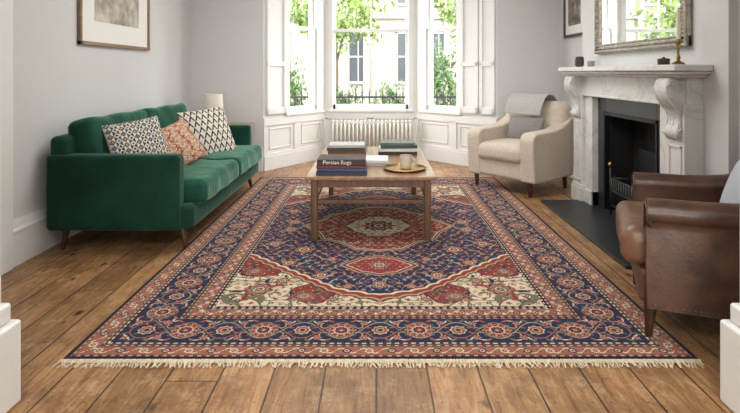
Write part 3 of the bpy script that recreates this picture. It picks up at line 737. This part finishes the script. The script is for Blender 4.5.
tubes('basket_bars',L,.008,M('worn_grate_iron',S(46,45,44),.45,metal=.5,var=.2),gr_)
for y in (-.27,.27): lathe('finial',[(0,0),(.012,.002),(.02,.02),(.012,.038),(0,.045)],m_brass,gr_,loc=(-.12,y,.395),seg=14)
boxes('fire_back_plate',[(.11,.13,-.3,.3,0,.55)],m_iron,gr_,bevel=.01)
bm=bmesh.new()
for i in range(16):
    bmesh.ops.create_icosphere(bm,subdivisions=2,radius=random.uniform(.035,.055),matrix=Matrix.Translation((random.uniform(-.06,.05),random.uniform(-.19,.19),random.uniform(.1,.2)))@Matrix.Rotation(random.random()*3,4,'X')@Matrix.Diagonal((1,.8,.7,1)))
co=fin('coals',bm,m_soot,gr_); co['kind']='stuff'

mi=thing('wall_mirror','large rectangular mirror with ornate silver gilt frame above mantel','mirror',(CX,3.97,1.36))
y0,y1,z1=-.69,.69,1.15; w=.08
boxes('mirror_frame',[(-.035,-.005,y0,y1,0,w),(-.035,-.005,y0,y1,z1-w,z1),(-.035,-.005,y0,y0+w,0,z1),(-.035,-.005,y1-w,y1,0,z1),
 (-.05,-.03,y0+.005,y1-.005,.008,.028),(-.05,-.03,y0+.005,y0+.025,0,z1),(-.05,-.03,y1-.025,y1-.005,0,z1),(-.05,-.03,y0,y1,z1-.025,z1-.005)],m_silver,mi,bevel=.008)
bm=bmesh.new()
def beads(p,q,r=.010,stp=.021):
    p,q=Vector(p),Vector(q); n=int((q-p).length/stp)
    for i in range(n+1): bmesh.ops.create_icosphere(bm,subdivisions=1,radius=r,matrix=Matrix.Translation(p+(q-p)*i/n))
for o,r,sp in ((.042,.011,.026),(.068,.006,.014)):
    a,b=y0+o,y1-o
    beads((-.038,a,o),(-.038,b,o),r,sp); beads((-.038,a,z1-o),(-.038,b,z1-o),r,sp); beads((-.038,a,o),(-.038,a,z1-o),r,sp); beads((-.038,b,o),(-.038,b,z1-o),r,sp)
fin('frame_beading',bm,m_silver,mi,smooth=True)
boxes('mirror_glass',[(-.02,-.012,y0+.06,y1-.06,.06,z1-.06)],m_mirror,mi)

MZ=1.245
cs=thing('candlestick','tall brass candlestick with ivory candle on marble mantel','candlestick',(1.86,3.2,MZ+.001))
lathe('holder',[(0,0),(.036,0),(.037,.008),(.025,.014),(.012,.022),(.008,.03),(.014,.042),(.008,.054),(.006,.085),(.010,.095),(.007,.105),(.006,.12),(.016,.128),(.017,.134),(.011,.138),(.012,.155),(.009,.155)],m_brass,cs,seg=24)
lathe('candle',[(0,.145),(.0115,.145),(.0105,.335),(.003,.342),(0,.342)],m_candle,cs,seg=16)
v=lathe('glazed_pot',[(0,0),(.03,0),(.04,.02),(.042,.06),(.036,.085),(.04,.09),(.03,.095),(0,.097)],M('dark_glazed_pot',S(56,52,42),.3,var=.2),loc=(1.87,4.78,MZ+.001)); tag(v,'small dark glazed pot on marble mantel','pot')
v=lathe('votive_holder',[(0,0),(.025,0),(.03,.01),(.032,.05),(.028,.05),(.026,.012),(0,.012)],M('stoneware',S(150,142,124),.3,var=.05),loc=(1.86,4.5,MZ+.001)); tag(v,'small stoneware votive holder on marble mantel','candle holder')
v=lathe('trinket_box',[(0,0),(.034,0),(.036,.006),(.036,.028),(.038,.03),(.038,.036),(.03,.042),(.008,.045),(.008,.052),(0,.054)],m_darkwood,loc=(1.87,3.38,MZ+.001)); tag(v,'small round dark wooden lidded box on marble mantel','box')

def art_mat(name,c1,c2,c3):
    m=bpy.data.materials.new(name); t=NT(m); tc=t.n('ShaderNodeTexCoord').outputs['Object']
    f=t.noise(tc,7,6,.6); t.l(t.ramp(f,[(.35,c1),(.5,c2),(.62,c3)]),t.b.inputs['Base Color']); t.b.inputs['Roughness'].default_value=.6; return m
pf=thing('framed_picture','framed muted landscape print with white mount on gray wall','picture',(XL,4.51,1.41))
a,b,z1=-.60,.60,.9; w=.028
boxes('picture_frame',[(.003,.03,a,b,0,w),(.003,.03,a,b,z1-w,z1),(.003,.03,a,a+w,0,z1),(.003,.03,b-w,b,0,z1)],wood('oak_frame',S(104,82,56),S(144,114,80),.4),pf,bevel=.003)
boxes('mount',[(.003,.015,a+.02,b-.02,.02,z1-.02)],m_mat,pf)
boxes('print',[(.015,.018,a+.22,b-.22,.2,z1-.18)],art_mat('faded_print',S(138,130,116),S(176,168,154),S(198,190,178)),pf)
pf=thing('framed_picture','small dark framed picture on wall beside chimney breast','picture',(XR,5.86,1.6))
a,b,z1=-.30,.30,.75; w=.03
boxes('picture_frame',[(-.03,-.003,a,b,0,w),(-.03,-.003,a,b,z1-w,z1),(-.03,-.003,a,a+w,0,z1),(-.03,-.003,b-w,b,0,z1)],m_darkwood,pf,bevel=.003)
boxes('mount',[(-.015,-.003,a+.02,b-.02,.02,z1-.02)],m_mat,pf)
boxes('print',[(-.018,-.015,a+.12,b-.12,.13,z1-.13)],art_mat('dark_print',S(70,66,60),S(120,112,100),S(170,164,150)),pf)

# ------------------------------------------------------------ outside
m_stucco=M('cream_stucco',S(126,123,115),.9,var=.08,ns=2)
m_stucco2=M('white_stucco_trim',S(150,148,141),.9,var=.03)
m_pane=M('grey_window_pane',S(42,48,52),.3,var=.2,ns=1)
m_pave=M('paving',S(104,102,98),.9,var=.1)
g=boxes('ground',[(-30,30,6.6,23,-.62,-.5)],m_pave); st(g)
th_=thing('townhouse','cream stucco terraced townhouse across the street','house',(0,22,-.5))
boxes('facade',[(-14,14,0,.6,0,12),(-14,14,-.15,0,3.95,4.15),(-14,14,-.1,0,0,.7)]+[(-14+3.4*k-.14,-14+3.4*k+.14,-.14,0,0,12) for k in range(9)],m_stucco,th_)
for i in range(16):
    x=-12.3+3.4*(i//2)+(0 if i%2==0 else 1.35)
    for z0,z1 in ((1.3,3.4),(4.6,6.8),(7.8,9.6)):
        boxes('window',[(x-.45,x-.38,-.06,0.02,z0,z1),(x+.38,x+.45,-.06,0.02,z0,z1),(x-.45,x+.45,-.06,0.02,z1-.08,z1),(x-.45,x+.45,-.1,0.02,z0-.1,z0),(x-.45,x+.45,-.05,.0,(z0+z1)/2-.03,(z0+z1)/2+.03),(x-.02,x+.02,-.05,0,z0,z1),(x-.56,x+.56,-.12,0,z1+.02,z1+.16)],m_stucco2,th_)
        boxes('window_pane',[(x-.4,x+.4,-.02,-.005,z0,z1)],m_pane,th_)
rl=thing('iron_railings','black iron railings with spear tops along the pavement','railings',(0,10,-.5))
bm=bmesh.new()
for i in range(-30,31):
    x=i*.13; sweep(bm,[(x,0,0),(x,0,1.3),(x,0,1.4)],[.014,.014,.002],6)
for z in (.15,1.2): bbox(bm,-4,4,-.015,.015,z,z+.035)
fin('railing_bars',bm,m_iron,rl)
def foliage(name,parent,cen,rad,n,size,mat):
    bm=bmesh.new()
    for i in range(n):
        d=Vector((random.gauss(0,1),random.gauss(0,1),random.gauss(0,1))).normalized()*random.uniform(.25,1)**.5
        lump=1+.2*math.sin(d.x*7+d.z*5)+.15*math.sin(d.y*9+d.z*8)
        p=Vector((d.x*rad[0],d.y*rad[1],d.z*rad[2]))*lump+Vector(cen)
        R=Euler((random.random()*6,random.random()*6,random.random()*6)).to_matrix(); s=size*random.uniform(.6,1.3)
        bm.faces.new([bm.verts.new(p+R@Vector(q)*s) for q in ((-1,0,0),(0,-.5,0),(1,0,0),(0,.5,0))])
    me=bpy.data.meshes.new(name); bm.to_mesh(me); bm.free(); me.materials.append(mat)
    o=bpy.data.objects.new(name,me); link(o,parent); o['kind']='stuff'; return o
m_bark=M('grey_bark',S(70,62,54),.9,var=.2)
def tree(label,x,y,h,rad,n,mat,sz=.07):
    t=thing('tree',label,'tree',(x,y,-.5))
    tubes('trunk',[[(0,0,0),(.03,0,h*.5),(0,.02,h)]],.05,m_bark,t)
    tubes('branch',[[(0,0,h*.6),(.3,0,h)]],.03,m_bark,t); tubes('branch',[[(0,0,h*.65),(-.35,.1,h*1.05)]],.03,m_bark,t)
    foliage('foliage',t,(0,0,h+rad[2]*.4),rad,n,sz,mat)
lm1=M('bright_leaves',S(98,120,60),.6,var=.4,ns=1.5); lm2=M('hedge_leaves',S(62,88,42),.6,var=.45,ns=1.5)
tree('leafy street tree with bright spring foliage',-1.2,15.5,3.1,(1.5,1.1,1.15),3000,lm1,.085)
tree('leafy street tree beyond the railings',-3.3,12.2,2.0,(1.0,1.0,1.8),2600,lm1,.08)
tree('leafy street tree beyond the railings',2.9,14.5,3.2,(1.3,1.1,1.5),2400,lm1,.085)
def bush(label,x,y,rad,mat,n=1800):
    t=thing('garden_bush',label,'bush',(x,y,-.5)); tubes('stem',[[(0,0,0),(0,0,rad[2])]],.03,m_bark,t)
    foliage('foliage',t,(0,0,rad[2]),rad,n,.045,mat)
bush('clipped green shrub behind iron railings',-1.85,11.2,(.32,.3,.95),lm2,2000)
bush('clipped green shrub behind iron railings',1.5,11.4,(.42,.4,1.15),lm2,2400)
bush('low green shrub behind iron railings',.35,11.5,(.45,.35,.72),lm2,1700)
bush('low green shrub behind iron railings',-.72,11.6,(.45,.35,.66),lm2,1600)

# ------------------------------------------------------------ light
w=bpy.data.worlds.new('World'); SC.world=w; w.use_nodes=True
bg=w.node_tree.nodes['Background']; bg.inputs[0].default_value=(1,.997,.985,1); bg.inputs[1].default_value=8.5
def area(name,loc,rot,sx,sy,e,col=(1,1,1),portal=False):
    L=bpy.data.lights.new(name,'AREA'); L.shape='RECTANGLE'; L.size=sx; L.size_y=sy; L.energy=e; L.color=col
    if portal: L.cycles.is_portal=True
    o=bpy.data.objects.new(name,L); o.location=loc; o.rotation_euler=rot; COL.objects.link(o); return o
def portal(p0,p1,w0,w1):
    T,L=TF(p0,p1); c=T((w0+w1)/2,-.1,(SZ+WT)/2); n=T(0,1,0)-T(0,0,0)
    o=area('window_portal',c,(0,0,0),w1-w0,WT-SZ,1,portal=True)
    o.rotation_euler=n.to_track_quat('-Z','Y').to_euler(); return o
portal(BL0,BL1,.44,1.08); portal(BL1,BR1,.1,1.19); portal(BR1,BR0,.13,.74)
area('rear_portal',(0,-4.1,1.5),(math.radians(90),0,0),2.6,2.0,1,portal=True)
area('ceiling_fill',(0,4.1,2.85),(0,0,0),1.8,1.8,54,(1,.99,.975))  # added soft fill lamp above the view, not a real fitting
area('ceiling_fill_rear',(0,-.5,2.85),(0,0,0),1.6,1.6,64,(1,.99,.975))  # second added fill, behind the camera, no fitting there

# ------------------------------------------------------------ camera
cam=bpy.data.cameras.new('Camera'); co=bpy.data.objects.new('Camera',cam); COL.objects.link(co)
cam.sensor_width=36; cam.lens=F/740*36; cam.shift_y=-(206.5-72)/740; cam.shift_x=-6/740; cam.clip_end=200; cam.clip_start=.05
co.location=(0,0,H); co.rotation_euler=(math.radians(90),0,0)
SC.camera=co
SC.view_settings.view_transform='Standard'; SC.view_settings.look='None'; SC.view_settings.exposure=.47
